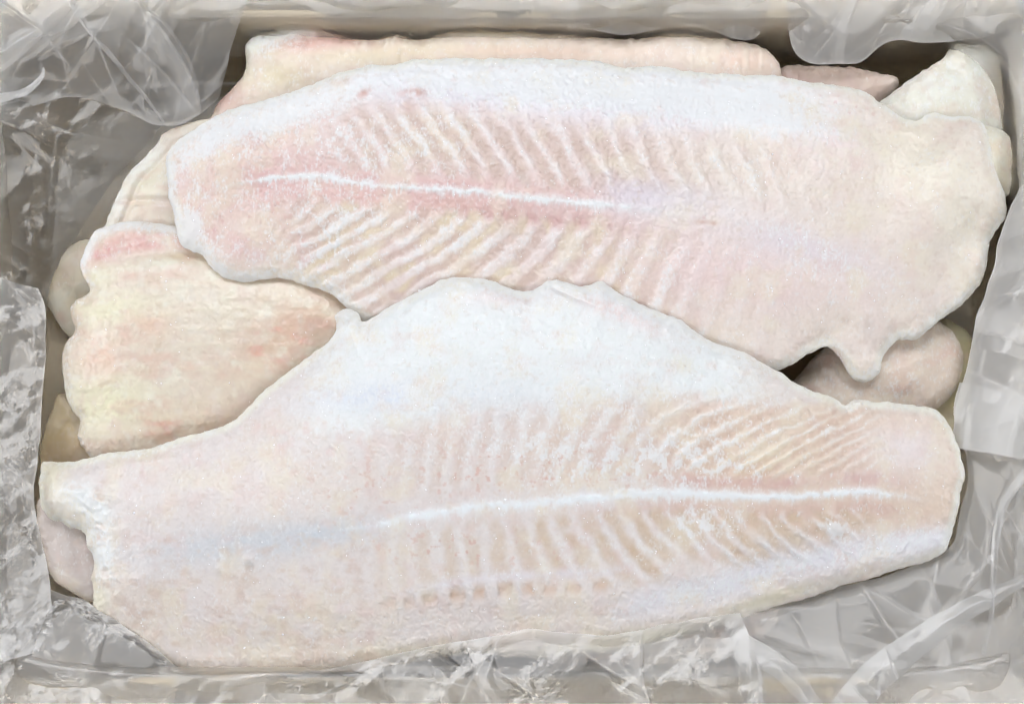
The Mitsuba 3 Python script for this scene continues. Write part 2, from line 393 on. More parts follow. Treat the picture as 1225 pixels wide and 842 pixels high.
say("fish_fillet_011", "yellowish pink fillet behind the upper fillet, its long thick edge showing along the top")
fillet("fish_fillet_011", [(225, 165), (240, 142), (257, 117), (276, 99), (288, 83), (293, 69), (290, 55), (299, 40), (324, 32), (348, 22), (371, 22), (384, 30), (410, 38), (445, 42), (476, 36), (500, 42), (531, 34), (607, 33), (690, 38), (745, 42), (780, 39), (805, 35), (840, 38), (880, 43), (915, 53), (933, 68), (938, 88), (925, 130), (860, 190), (700, 230), (500, 240), (330, 230), (250, 200)],
       [(270, 110, -17), (340, 35, -14), (450, 50, -15), (650, 45, -14), (900, 60, -15), (930, 80, -16), (600, 200, -24), (300, 200, -24), (860, 160, -24)], 17, 17, back_look, -0.008, 1.8, 2.2)

say("fish_fillet_012", "thin pale fillet edge at the left, under the left end of the upper fillet")


def pale_left(x, y, d):
    col = np.tile(lin((231, 218, 200)), (len(x), 1))
    col = over(col, (224, 196, 184), blob(x, y, 185, 245, 40, 10) * 0.7 + blob(x, y, 215, 175, 30, 18) * 0.5)
    col = over(col, (226, 216, 186), blob(x, y, 170, 210, 22, 30) * 0.6)
    col = over(col, (238, 236, 228), sst(24, 6, d) * sst(150, 190, y) * 0.8)
    col = over(col, (222, 190, 176), sst(0.45, 0.72, nz(x, y, 26, 48, 4, 14)) * 0.6)
    rel = 1.6 * (nz(x, y, 20, 44, 3, 12) - 0.5) - 1.6 * np.exp(-((d - 20) / 3.5) ** 2) - 1.5 * np.exp(-((y - 236 - 0.1 * (x - 160)) / 4.0) ** 2)
    return col, 0.3 + 0.3 * (nz(x, y, 24, 46, 3) - 0.5), rel


fillet("fish_fillet_012", [(240, 142), (215, 146), (196, 153), (184, 167), (165, 186), (150, 202), (141, 216), (133, 232), (126, 248), (120, 262), (112, 278), (106, 300), (120, 340), (200, 350), (330, 330), (400, 270), (360, 190), (290, 150)],
       [(195, 160, -19), (140, 220, -21), (115, 285, -24), (220, 220, -16), (200, 330, -32), (360, 260, -22)], 12, 15, pale_left, -0.012, 1.8)


def cream_look(x, y, d):
    col = np.tile(lin((227, 211, 192)), (len(x), 1))
    yb = np.interp(x, [90, 150, 210, 260], [318, 308, 300, 305])
    st = nz(x, y, 120, 51, 3, 9)
    col = over(col, (236, 226, 196), sst(0.45, 0.7, st) * 0.25)
    col = over(col, (234, 226, 190), blob(x, y, 120, 480, 60, 34) * 0.9 + blob(x, y, 130, 370, 60, 22) * 0.7 + blob(x, y, 110, 330, 26, 12) * 0.6)
    col = over(col, (232, 190, 166), blob(x, y, 116, 424, 26, 26) * 0.75 + blob(x, y, 180, 390, 26, 16) * 0.6)
    col = over(col, (217, 180, 152), blob(x, y, 350, 400, 90, 34, -35) * 0.85 + blob(x, y, 230, 508, 90, 20, -12) * 0.75)
    col = over(col, (222, 160, 140), sst(0.5, 0.75, nz(x, y, 22, 61, 3, 12)) * (blob(x, y, 340, 410, 60, 30, -30) + blob(x, y, 200, 510, 50, 16)) * 0.9)
    up = sst(12, -12, y - yb + 14 * (nz(x, y, 16, 64, 3) - 0.5))
    col = over(col, (226, 196, 184), up * 0.85)
    col = over(col, (222, 140, 138), up * (blob(x, y, 126, 300, 24, 9, -16) * 0.8 + blob(x, y, 180, 287, 46, 11, -6) * 0.6) * (0.5 + 0.9 * nz(x, y, 10, 62, 3)))
    col = over(col, (238, 230, 222), up * sst(20, 5, d) * 0.9)
    col = over(col, (205, 178, 140), blob(x, y, 215, 308, 30, 6) * 0.6)
    col = over(col, (222, 178, 160), sst(0.45, 0.75, nz(x, y, 38, 58, 4, 22)) * 0.55)
    col = over(col, (238, 232, 214), sst(0.5, 0.75, nz(x, y, 20, 59, 4, 15)) * 0.6)
    col = over(col, (208, 178, 150), sst(0.58, 0.75, nz(x, y, 12, 60, 3)) * 0.35)
    col = col * (0.94 + 0.12 * nz(x, y, 5, 52, 2))[:, None]
    rel = 0.8 * (nz(x, y, 12, 53, 3) - 0.5) + 0.5 * (nz(x, y, 3.2, 63, 2) - 0.5) + 0.8 * (st - 0.5) - 1.5 * np.exp(-((y - yb) / 12.0) ** 2) * sst(275, 235, x) + 1.2 * blob(x, y, 90, 350, 14, 12) - 1.0 * blob(x, y, 100, 350, 10, 18)
    return col, 0.12 + 0.22 * up + 0.3 * sst(20, 3, d) + 0.28 * (nz(x, y, 30, 54, 3) - 0.5), rel


say("fish_fillet_013", "smooth cream fillet with a red streak at the left, between the upper and front fillets")
fillet("fish_fillet_013", [(101, 284), (108, 272), (130, 263), (165, 260), (205, 267), (260, 275), (340, 290), (420, 320), (470, 380), (440, 450), (330, 510), (220, 545), (140, 552), (105, 545), (92, 530), (86, 516), (90, 500), (80, 486), (73, 470), (69, 444), (69, 425), (72, 410), (79, 397), (85, 388), (80, 374), (79, 364), (91, 351), (103, 343), (98, 330), (92, 312), (95, 297)],
       [(105, 285, -14), (75, 430, -16), (95, 520, -17), (250, 400, -9), (400, 360, -13), (300, 500, -17), (170, 540, -21), (200, 275, -12)], 17, 21, cream_look, -0.006, 1.5, 2.0, grains=60,
       parts=[("red_muscle_band", lambda x, y: (y < np.interp(x, [90, 150, 210, 260, 600], [314, 306, 299, 303, 300])) & (x < 330))])


# ---- the upper fillet
MID_A = curve([(180, 246), (215, 241), (262, 233), (300, 227), (340, 219), (372, 217), (430, 226), (500, 231), (560, 237), (640, 246), (720, 254), (800, 263), (900, 276), (1000, 292), (1100, 310), (1220, 335)])


def top_look(x, y, d):
    wx = x + 16 * (nz(x, y, 34, 201, 2) - 0.5) + 9 * (nz(x, y, 11, 202, 2) - 0.5) + sst(470, 380, x) * 26 * (nz(x, y, 22, 218, 2) - 0.5)
    wy = y + 8 * (nz(x, y, 30, 203, 2) - 0.5) + 5 * (nz(x, y, 9, 204, 2) - 0.5)
    t = MID_A(x) - y                                # above the midline > 0
    tw = MID_A(wx) - wy
    fine, mid, big = nz(x, y, 3.2, 205, 3), nz(x, y, 12, 206, 3), nz(x, y, 55, 207, 3)
    col = np.tile(lin((227, 203, 196)), (len(x), 1))
    col = over(col, (233, 214, 190), sst(0.42, 0.7, big) * 0.7)
    frost = np.full(len(x), 0.24)
    left, right = sst(420, 300, x), sst(720, 900, x)
    # rosy ground near the midline and at the left end
    col = over(col, (218, 174, 168), np.exp(-(tw / 26) ** 2) * sst(230, 300, x) * sst(830, 640, x) * (0.5 + 0.8 * mid))
    col = over(col, (225, 183, 178), left * (0.3 + 0.6 * sst(0.4, 0.65, nz(x, y, 30, 208, 3))) * sst(4, 30, d) * 0.9)
    col = over(col, (224, 176, 168), np.exp(-((tw + 20) / 13) ** 2) * sst(250, 420, x) * sst(640, 520, x) * 0.6)
    # segments above the midline, leaning, fading to the right
    lean_u = np.interp(x, [350, 520, 700, 900, 1000], [58, 50, 42, 30, 26]) * (0.8 * sst(12, 104, tw) + 0.2 * np.clip(tw / 100, 0, 1.2))
    ph_u = (wx + lean_u) / 29.3
    fr = np.abs((ph_u % 1) - 0.5) * 2                # 1 on a seam
    brk = sst(0.30, 0.62, nz(x, y, 20, 221, 3)) * 0.75 * sst(0.25, 0.55, nz(x, y, 70, 225, 2)) + 0.25
    seam_u = sst(0.45, 1.0, fr + 0.3 * (mid - 0.5)) * sst(10, 30, t) * sst(128, 76, t + 18 * (mid - 0.5)) * sst(370, 460, x) * sst(1050, 860, x) * brk
    meat_u = sst(0.85, 0.15, fr) * sst(6, 24, t) * sst(118, 70, t + 18 * (mid - 0.5)) * sst(370, 460, x) * sst(1040, 860, x)
    # segments below it
    lean_l = np.interp(x, [300, 450, 600, 720, 900], [1.5, 1.4, 0.95, 0.55, 0.25])
    ph_l = (wx + lean_l * np.sqrt(np.clip(-tw - 26, 0, 200) ** 2 + 60)) / 28.5 + 0.3
    fl = np.abs((ph_l % 1) - 0.5) * 2
    seam_l = sst(0.22, 0.85, fl + 0.3 * (mid - 0.5)) * sst(-22, -44, t) * sst(300, 420, x) * sst(1000, 760, x) * brk
    meat_l = sst(0.75, 0.25, fl) * sst(-16, -34, t) * sst(300, 390, x) * sst(980, 760, x)
    cells = sst(0.8, 0.35, np.abs((((wx + 4) / 28.5) % 1) - 0.5) * 2) * np.exp(-((tw + 24) / 9) ** 2) * sst(500, 600, x) * sst(780, 700, x)
    col = over(col, (203, 174, 160), (meat_u * 0.95 + meat_l * 0.85) * (0.35 + 1.1 * mid))
    col = over(col, (205, 158, 152), cells * 0.85)
    col = over(col, (226, 206, 172), meat_l * sst(0.45, 0.65, nz(x, y, 30, 209, 2)) * 0.7)
    # bubbly rings at the lower left
    rings = sst(0.62, 0.80, 1 - np.abs(nz(x, y, 16, 210, 2) - 0.5) * 5) * blob(x, y, 400, 285, 60, 34)
    frost += 0.25 * rings
    col = over(col, (238, 228, 224), seam_u * 0.85 + seam_l * 0.8)
    frost += 0.20 * seam_u + 0.20 * seam_l
    # lilac, wet patch to the right of where the midline fades
    lil = blob(x, y, 800, 248, 120, 22, 6) * sst(690, 750, x)
    col = over(col, (214, 203, 214), lil * 0.9)
    frost -= 0.25 * lil
    # right end: smooth, rosy cream; lower right belly pink
    col = over(col, (235, 221, 209), right * 0.65)
    col = over(col, (236, 205, 204), blob(x, y, 870, 330, 150, 50, 8) * 0.6 + blob(x, y, 985, 165, 90, 40, 25) * sst(0.35, 0.6, mid) * 0.6)
    col = over(col, (240, 229, 208), blob(x, y, 1080, 190, 60, 60) * 0.6 + blob(x, y, 1150, 250, 60, 80) * 0.55)
    col = over(col, (226, 214, 222), blob(x, y, 950, 300, 100, 22, 14) * 0.6)
    frost += 0.24 * blob(x, y, 930, 282, 46, 12, 12) + 0.14 * blob(x, y, 1000, 320, 90, 30, 20)
    col = over(col, (214, 150, 146), sst(0.60, 0.72, nz(x, y, 7, 211, 3)) * (blob(x, y, 990, 130, 50, 16, 20) + blob(x, y, 850, 272, 26, 5) + left * 0.35) * 0.9)
    spot = (sst(0.4, 0.6, mid) * (blob(x, y, 437, 118, 9, 5, -30) + blob(x, y, 497, 118, 16, 7) + 0.6 * blob(x, y, 490, 136, 8, 9)) + blob(x, y, 838, 273, 9, 3) * 0.9 + blob(x, y, 851, 275, 4, 2.5))
    # white crest along the back edge and the rim
    crest = sst(96, 128, t + 16 * (mid - 0.5)) * sst(1060, 900, x) * sst(210, 300, x)
    crest = np.maximum(crest, sst(62, 22, d + 30 * (mid - 0.5)) * sst(24, 50, t) * sst(520, 430, x) * sst(205, 240, x) * 0.85)
    col = over(col, (238, 236, 236), crest * 0.9)
    frost += 0.46 * crest * sst(20, 60, d + 22)
    lilac_band = np.exp(-((t - 112) / 20) ** 2) * sst(400, 480, x) * sst(900, 800, x)
    col = over(col, (231, 226, 234), lilac_band * 0.6)
    rim = sst(15, 3, d)
    col = over(col, (240, 234, 220), rim * 0.8)
    frost += rim * 0.25 + blob(x, y, 232, 272, 12, 14) * 0.8 + 0.35 * sst(60, 10, d) * left * (mid + 0.1)
    ragged = sst(26, 6, d) * blob(x, y, 320, 330, 120, 20, 12)
    col = over(col, (240, 226, 212), ragged * 0.8)
    col = over(col, (196, 146, 126), blob(x, y, 1004, 424, 12, 7, 50) * 0.8)
    col = over(col, (206, 166, 156), spot)
    frost -= 0.5 * spot
    # the white midline
    wline = np.interp(x, [250, 300, 380, 480, 640, 740, 830], [1.6, 3.0, 4.2, 4.0, 5.5, 7.0, 8.0])
    needle = nz(x, y, 2.6, 224, 2, 15)
    wline = wline * (0.50 + 0.6 * nz(x, y, 9, 222, 2))
    mline = np.exp(-np.abs((tw * 0.75 + t * 0.25 + 5 * (needle - 0.5)) / wline) ** 1.4) * sst(235, 330, x) * sst(860, 690, x) * (0.55 + 0.7 * sst(0.3, 0.6, nz(x, y, 11, 223, 3)))
    mline = np.clip(mline, 0, 1) * 0.85
    col = over(col, (236, 237, 237), mline)
    frost += 0.42 * mline + 0.55 * np.exp(-(tw / 30) ** 2) * (needle - 0.5) * sst(900, 760, x)
    # dusting left of the middle
    dust = blob(x, y, 420, 185, 110, 40) + blob(x, y, 350, 240, 90, 26) * 0.7
    frost += dust * 0.22 * (0.4 + 1.2 * sst(0.35, 0.66, nz(x, y, 8, 212, 3)))
    frost += 0.30 * (big - 0.5) + 0.35 * (mid - 0.5)
    col = col * (0.93 + 0.14 * fine)[:, None]
    rel = (0.34 * seam_u + 0.34 * seam_l + 0.4 * mline - 0.4 * cells - 0.30 * (meat_u + meat_l)
           + (0.5 * (mid - 0.5) + 0.85 * (fine - 0.5)) * (1 - 0.55 * right) + 1.1 * (nz(x, y, 11, 231, 2) - 0.5) * sst(26, 8, d) + 0.3 * rings
           + 2.2 * blob(x, y, 1000, 362, 60, 16, 30) * sst(1080, 1020, x) + 2.6 * (nz(x, y, 21, 214, 2) - 0.5) * sst(1030, 1100, x) * sst(40, 10, d) + 1.6 * (nz(x, y, 40, 215, 2) - 0.5) * sst(950, 1050, x)
           - 1.6 * blob(x, y, 985, 402, 22, 10, -20))
    return col, frost, rel


say("fish_fillet", "large white fillet with a fine white midline, the upper of the two on top")
fillet("fish_fillet", [(199, 207), (199, 190), (203, 180), (220, 164), (248, 145), (272, 133), (303, 124), (345, 113), (379, 100), (410, 88), (445, 79), (472, 79), (493, 73), (552, 71), (627, 70), (700, 72), (724, 76), (741, 81), (782, 79), (820, 84), (863, 88), (898, 89), (932, 90), (963, 97), (1008, 102), (1029, 107), (1049, 118), (1070, 132), (1085, 141), (1101, 143), (1112, 134), (1125, 134), (1142, 138), (1162, 140), (1176, 150), (1181, 168), (1184, 187), (1190, 206), (1201, 225), (1207, 243), (1203, 262), (1190, 281), (1185, 308), (1177, 335), (1159, 357), (1128, 379), (1115, 390), (1098, 401), (1084, 401), (1072, 406), (1062, 421), (1060, 432), (1056, 442), (1047, 449), (1036, 451), (1025, 448), (1017, 438), (1009, 425), (1001, 415), (991, 411), (970, 421), (932, 440), (880, 446), (800, 438), (700, 420), (600, 406), (500, 398), (450, 392), (430, 380), (410, 363), (389, 347), (372, 343), (345, 334), (327, 332), (300, 337), (276, 335), (258, 325), (238, 304), (217, 294), (212, 280), (207, 255), (202, 234)],
       [(205, 215, 0), (240, 300, -1), (350, 330, -1), (600, 80, 0), (600, 240, 3), (600, 390, -3), (900, 100, -1), (900, 280, 2), (1000, 420, -8), (1160, 340, -6), (1195, 240, -5), (1150, 150, -3), (1040, 440, -12), (880, 430, -6)],
       18, 22, top_look, 0.0, 1.35, 2.2, grains=260,
       parts=[("midline", lambda x, y: (np.abs(MID_A(x) - y) < np.interp(x, [250, 300, 740, 830], [3, 5, 8, 9])) & (x > 255) & (x < 820)),
              ("belly_flap", lambda x, y: (y > 322 + 0.35 * (x - 880)) & (x > 880))])

# ---- the front fillet
MID_B = curve([(60, 676), (130, 672), (200, 664), (300, 650), (380, 640), (430, 634), (500, 622), (560, 612), (640, 605), (700, 601), (760, 596), (830, 594), (900, 598), (960, 597), (1020, 592), (1090, 598), (1160, 606)])


def front_look(x, y, d):
    wx = x + 16 * (nz(x, y, 34, 301, 2) - 0.5) + 9 * (nz(x, y, 11, 302, 2) - 0.5)
    wy = y + 8 * (nz(x, y, 30, 303, 2) - 0.5) + 5 * (nz(x, y, 9, 304, 2) - 0.5)
    t, tw = MID_B(x) - y, MID_B(wx) - wy
    fine, mid, big = nz(x, y, 3.2, 305, 3), nz(x, y, 12, 306, 3), nz(x, y, 60, 307, 3)
    col = np.tile(lin((226, 213, 208)), (len(x), 1))
    col = over(col, (232, 214, 198), sst(0.45, 0.7, big) * 0.5)
    frost = np.full(len(x), 0.24)
    right = sst(720, 900, x)
    # white belly sheet above
    sheet = sst(90, 135, t + 24 * (mid - 0.5)) * sst(330, 430, x) * sst(960, 840, x)
    col = over(col, (231, 232, 230), sheet * 0.95)
    frost += 0.26 * sheet
    col = over(col, (218, 220, 231), blob(x, y, 470, 480, 90, 18, 0) * 0.8 + blob(x, y, 620, 490, 60, 30) * 0.3)
    col = over(col, (236, 208, 204), blob(x, y, 735, 380, 60, 12, 22) * 0.8 + blob(x, y, 600, 365, 50, 12) * 0.5)
    # tan / rosy muscle on the right, both sides of the line
    col = over(col, (224, 196, 172), right * sst(120, 90, t) * sst(-60, -30, t) * 0.8)
    col = over(col, (228, 206, 168), blob(x, y, 900, 560, 60, 20, -10) * 0.7)
    col = over(col, (210, 166, 160), np.exp(-((tw - 16) / 11) ** 2) * sst(760, 850, x) * sst(1110, 1040, x) * 0.75 * (0.4 + mid))
    col = over(col, (212, 172, 160), np.exp(-((tw + 17) / 11) ** 2) * sst(640, 800, x) * sst(1130, 1080, x) * 0.6 * (0.4 + mid))
    col = over(col, (234, 222, 224), blob(x, y, 1080, 540, 60, 34) * 0.7)
    # seams
    lean = np.interp(x, [420, 600, 760, 860, 1000], [0.05, 0.15, 0.6, 1.2, 1.8])
    ph = (wx - lean * np.clip(tw - 20, 0, 200)) / 25.5
    fr = np.abs((ph % 1) - 0.5) * 2
    env = sst(14, 34, t) * sst(128, 90, t + 14 * (mid - 0.5)) * sst(380, 540, x) * sst(1070, 1000, x)
    wk = np.interp(x, [430, 700, 830], [0.35, 0.5, 0.9])
    brk = sst(0.30, 0.62, nz(x, y, 20, 321, 3)) * 0.75 * sst(0.25, 0.55, nz(x, y, 70, 325, 2)) + 0.25
    seam_u = sst(0.45, 1.0, fr + 0.3 * (mid - 0.5)) * env * wk * brk
    meat_u = sst(0.85, 0.15, fr) * env * wk
    leanl = np.interp(x, [400, 600, 760, 900, 1050], [0.0, 0.15, 0.7, 1.1, 1.2])
    phl = (wx - leanl * np.clip(-tw - 22, 0, 200)) / 27.5
    fl = np.abs((phl % 1) - 0.5) * 2
    envl = sst(-10, -24, t) * sst(-118, -84, t + 10 * (mid - 0.5)) * sst(330, 540, x) * sst(1080, 980, x)
    envl = envl * np.where(x > 800, sst(-88, -66, t), 1) * np.interp(x, [420, 560, 700], [0.25, 0.6, 0.9]) * sst(0.25, 0.55, nz(x, y, 26, 340, 3))
    seam_l = sst(0.5, 1.0, fl + 0.3 * (mid - 0.5)) * envl * brk
    meat_l = sst(0.9, 0.2, fl) * envl
    col = over(col, (211, 180, 160), meat_u * 0.9 * (0.3 + 1.1 * mid))
    col = over(col, (208, 180, 152), meat_l * 0.95 * (0.35 + 1.1 * mid))
    spots = sst(0.75, 0.40, np.abs(((wx / 28.0) % 1) - 0.5) * 2) * np.exp(-((y - np.interp(x, [400, 480, 560, 620, 700, 760], [728, 722, 711, 706, 703, 700]) + 3 * (mid - 0.5)) / 7.5) ** 2) * sst(425, 500, x) * sst(760, 690, x)
    gap = np.exp(-((t + 84) / 7) ** 2) * sst(440, 520, x) * sst(780, 720, x)
    col = over(col, (228, 218, 222), gap * 0.7)
    col = over(col, (208, 164, 132), spots * 0.6 * (0.2 + 1.2 * mid))
    col = over(col, (238, 230, 224), seam_u * 0.8 + seam_l * 0.65)
    frost += 0.20 * seam_u + 0.16 * seam_l + 0.10 * gap - 0.2 * spots
    # bluish grey sheen at the left of the line; pale tan mottling below it
    sil = blob(x, y, 290, 652, 130, 24, -6) + blob(x, y, 400, 640, 70, 16, -8) * 0.6
    col = over(col, (203, 205, 210), sil * 0.75 * (0.6 + 0.8 * mid))
    frost += 0.3 * sil * (nz(x, y, 2.6, 308, 3, 9) - 0.4)
    col = over(col, (206, 180, 166), sst(0.50, 0.72, nz(x, y, 17, 328, 4, 12)) * sst(520, 400, x) * sst(560, 700, y) * 0.6)
    col = over(col, (226, 208, 186), blob(x, y, 300, 740, 160, 40) * sst(0.4, 0.65, nz(x, y, 26, 309, 3)) * 0.8)
    col = over(col, (216, 186, 178), sst(0.5, 0.75, nz(x, y, 24, 310, 3)) * blob(x, y, 440, 750, 160, 36) * 0.8)
    col = over(col, (214, 172, 168), sst(0.5, 0.7, nz(x, y, 20, 311, 3, 30)) * blob(x, y, 190, 552, 60, 20, -10) * 0.9)
    col = over(col, (228, 200, 194), sst(0.52, 0.7, nz(x, y, 16, 312, 3)) * blob(x, y, 330, 540, 140, 50) * 0.6)
    col = over(col, (214, 168, 152), sst(0.60, 0.70, nz(x, y, 6.5, 313, 3)) * (blob(x, y, 650, 570, 180, 40) + blob(x, y, 560, 660, 120, 20) + blob(x, y, 430, 600, 60, 40) * 0.5) * 0.8)
    # lower edge: lilac white band to the right, yellowish fat below
    ledge = np.interp(x, [700, 760, 860, 960, 1040, 1150], [735, 722, 700, 672, 656, 640])
    band = np.exp(-((y - ledge) / 16) ** 2) * sst(700, 800, x)
    col = over(col, (231, 226, 232), band * 0.9)
    frost += 0.30 * band
    col = over(col, (222, 212, 178), blob(x, y, 760, 764, 110, 12, -8) * 0.9 + blob(x, y, 920, 715, 70, 8, -16) * 0.6 + blob(x, y, 500, 780, 90, 12) * 0.5)
    rim = sst(15, 3, d)
    rimtop = rim * sst(700, 620, y)
    col = over(col, (238, 232, 218), rimtop * 0.75 + rim * 0.3)
    frost += 0.22 * rimtop
    # ragged frosty left tip
    tip = blob(x, y, 120, 650, 14, 48, -8) + blob(x, y, 100, 600, 34, 18, 20)
    tip = tip * sst(0.25, 0.5, nz(x, y, 11, 331, 3))
    col = over(col, (240, 241, 238), tip)
    frost += 0.4 * tip
    col = over(col, (232, 222, 196), blob(x, y, 55, 565, 20, 36) * 0.9 + blob(x, y, 112, 712, 14, 22) * 0.8)
    # the white midline
    wl = np.interp(x, [420, 480, 640, 900, 1100], [3.5, 5.0, 6.0, 5.0, 4.0])
    needle = nz(x, y, 2.6, 324, 2, 15)
    wl = wl * (0.62 + 0.6 * nz(x, y, 9, 322, 2))
    ml = np.clip(np.exp(-np.abs((tw * 0.7 + t * 0.3 + 5 * (needle - 0.5)) / wl) ** 1.4) * sst(390, 520, x) * sst(1125, 1020, x) * (0.55 + 0.7 * sst(0.3, 0.6, nz(x, y, 11, 323, 3))), 0, 1)
    col = over(col, (239, 242, 246), ml)
    frost += 0.42 * ml + 0.55 * np.exp(-(tw / 34) ** 2) * (needle - 0.5)
    dust = blob(x, y, 800, 560, 90, 40) + blob(x, y, 830, 630, 40, 20) + blob(x, y, 640, 540, 120, 40) * 0.6
    frost += dust * 0.30 * (0.3 + 1.3 * sst(0.42, 0.62, nz(x, y, 8, 314, 3)))
    frost += 0.28 * (big - 0.5) + 0.34 * (mid - 0.5) * (1 - 0.5 * sheet)
    col = col * (0.93 + 0.14 * fine)[:, None]
    tear = np.exp(-((y - (352 + 0.42 * (x - 662))) / 4.0) ** 2) * sst(655, 668, x) * sst(722, 700, x)
    rel = (0.34 * seam_u + 0.30 * seam_l + 0.4 * ml - 0.5 * spots - 0.28 * (meat_u + meat_l)
           + (0.15 * (mid - 0.5) + 0.45 * (fine - 0.5)) * (1 - 0.65 * sheet) + 1.1 * (nz(x, y, 11, 231, 2) - 0.5) * sst(26, 8, d)
           + 1.0 * tip * (2.4 * mid - 0.4) + 1.6 * tip * (nz(x, y, 7, 330, 2) - 0.5) + 0.9 * (nz(x, y, 10, 315, 2) - 0.5) * sst(30, 8, d) * sst(640, 700, x) * sst(500, 440, y)
           - 1.6 * tear + 1.2 * blob(x, y, 302, 672, 8, 7) + 1.0 * blob(x, y, 265, 682, 9, 7) + 1.8 * blob(x, y, 412, 382, 12, 8)
           - 1.6 * blob(x, y, 1008, 486, 6, 6) + 1.2 * blob(x, y, 997, 635, 9, 6, 30) * (0.4 + mid))
    frost = frost + 0.9 * blob(x, y, 997, 635, 10, 7, 30)
    return col, frost, rel


say("fish_fillet_001", "long white fillet in front with a broad pale belly and a bright midline")
fillet("fish_fillet_001", [(44, 548), (60, 547), (83, 548), (114, 540), (155, 536), (193, 528), (234, 516), (269, 506), (293, 487), (317, 463), (345, 443), (376, 421), (396, 405), (402, 390), (400, 378), (408, 371), (420, 371), (430, 376), (433, 386), (450, 379), (469, 368), (503, 351), (527, 339), (548, 336), (572, 338), (593, 342), (620, 353), (641, 349), (660, 340), (683, 344), (700, 346), (717, 341), (731, 350), (758, 363), (782, 374), (807, 382), (849, 410), (880, 419), (905, 431), (929, 444), (946, 456), (977, 470), (1000, 479), (1010, 486), (1018, 480), (1039, 479), (1077, 482), (1111, 486), (1127, 494), (1139, 511), (1149, 538), (1156, 568), (1151, 588), (1148, 610), (1141, 638), (1137, 654), (1121, 666), (1100, 673), (1046, 689), (999, 702), (966, 714), (925, 724), (882, 743), (848, 752), (777, 770), (726, 779), (640, 784), (551, 781), (469, 795), (400, 801), (291, 808), (240, 807), (215, 801), (185, 785), (150, 757), (118, 736), (103, 724), (105, 706), (103, 688), (107, 674), (104, 660), (99, 652), (98, 640), (91, 630), (80, 629), (70, 622), (57, 619), (47, 610), (42, 596), (40, 578), (41, 562)],
       [(60, 570, -8), (110, 650, -5), (120, 720, -10), (300, 500, 0), (420, 400, 5), (550, 345, 11), (700, 350, 10), (900, 440, 6), (1100, 490, 2), (1150, 570, 1), (1130, 650, -2), (950, 710, -8), (750, 770, -11), (550, 780, -11), (300, 800, -12), (600, 500, 12), (600, 640, 6), (300, 640, 5), (950, 590, 6)],
       19, 24, front_look, 0.004, 1.35, 2.2, grains=320,
       parts=[("midline", lambda x, y: (np.abs(MID_B(x) - y) < np.interp(x, [400, 480, 1000, 1120], [4, 7, 7, 5])) & (x > 420) & (x < 1110)),
              ("belly_sheet", lambda x, y: (MID_B(x) - y > 118 + 0.05 * (x - 600)) & (x > 330) & (x < 960)),
              ("frayed_tip", lambda x, y: (x < 128 - 0.05 * (y - 600)) & (y < 735))])
#@ENDFISH

# ------------------------------------------------------------------ the liner
bag = "plastic_liner"
labels[bag] = {"label": "clear frosty plastic liner bag crumpled between the carton and the fish", "category": "plastic bag"}
count = {}


def part(name):
    count[name] = count.get(name, 0) + 1
    return f"{bag}__{name}" + (f"_{count[name] - 1:03d}" if count[name] > 1 else "")


def crumple(u, w, seed, n, size=(25, 90), amp=1.6):
    """creases of a crumpled film over the plane (u, w) in mm"""
    r = np.random.default_rng(seed)
    lo, hi = np.array([u.min(), w.min()]), np.array([u.max(), w.max()])
    z = 4.0 * (nz(u, w, 60, seed, 2) - 0.5)
    for sc, am in ((46, 1.6), (19, 0.25)):              # flat facets that meet in sharp folds
        z += am * (np.abs(nz(u, w, sc, seed + 1, 1) - 0.5) * -4 + 1)
    white = np.zeros(u.shape)
    for _ in range(n):
        c = r.uniform(lo, hi); a = r.normal(0, 0.9) + 0.5 * math.pi; L = r.uniform(*size); k = r.uniform(1.2, 5); h = r.uniform(0.3, 1) * amp * r.choice([-1, 1])
        bend = r.uniform(-0.006, 0.006)
        du, dw = u - c[0], w - c[1]
        s, e = du * math.cos(a) + dw * math.sin(a), -du * math.sin(a) + dw * math.cos(a)
        e = e + bend * s * s
        fall = np.clip(1 - np.abs(s) / (L / 2), 0, 1) ** 0.7
        z += h * fall * np.exp(-np.abs(e) / k)
        white += fall * np.exp(-(e / 0.55) ** 2) * r.uniform(0, 0.7)
    for _ in range(max(3, n // 3)):                     # places where the film lies double: a paler strip with one crisp edge
        c = r.uniform(lo, hi); a = r.normal(0, 1.0) + 0.5 * math.pi; L = r.uniform(40, 150); wd = r.uniform(4, 20); bend = r.uniform(-0.009, 0.009)
        du, dw = u - c[0], w - c[1]
        s, e = du * math.cos(a) + dw * math.sin(a), -du * math.sin(a) + dw * math.cos(a)
        e = e + bend * s * s + 2.0 * (nz(u, w, 15, seed + 20, 2) - 0.5)
        fall = sst(1, 0.6, np.abs(s) / (L / 2)) * r.uniform(0.15, 0.5)
        inside = sst(-0.2, 0.3, e) * sst(wd, wd * 0.3, e)
        white += fall * inside * 0.8 + fall * np.exp(-(e / 0.5) ** 2) * 0.9
        z += 0.7 * inside * sst(1, 0.6, np.abs(s) / (L / 2))
    return z, np.clip(white, 0, 1)


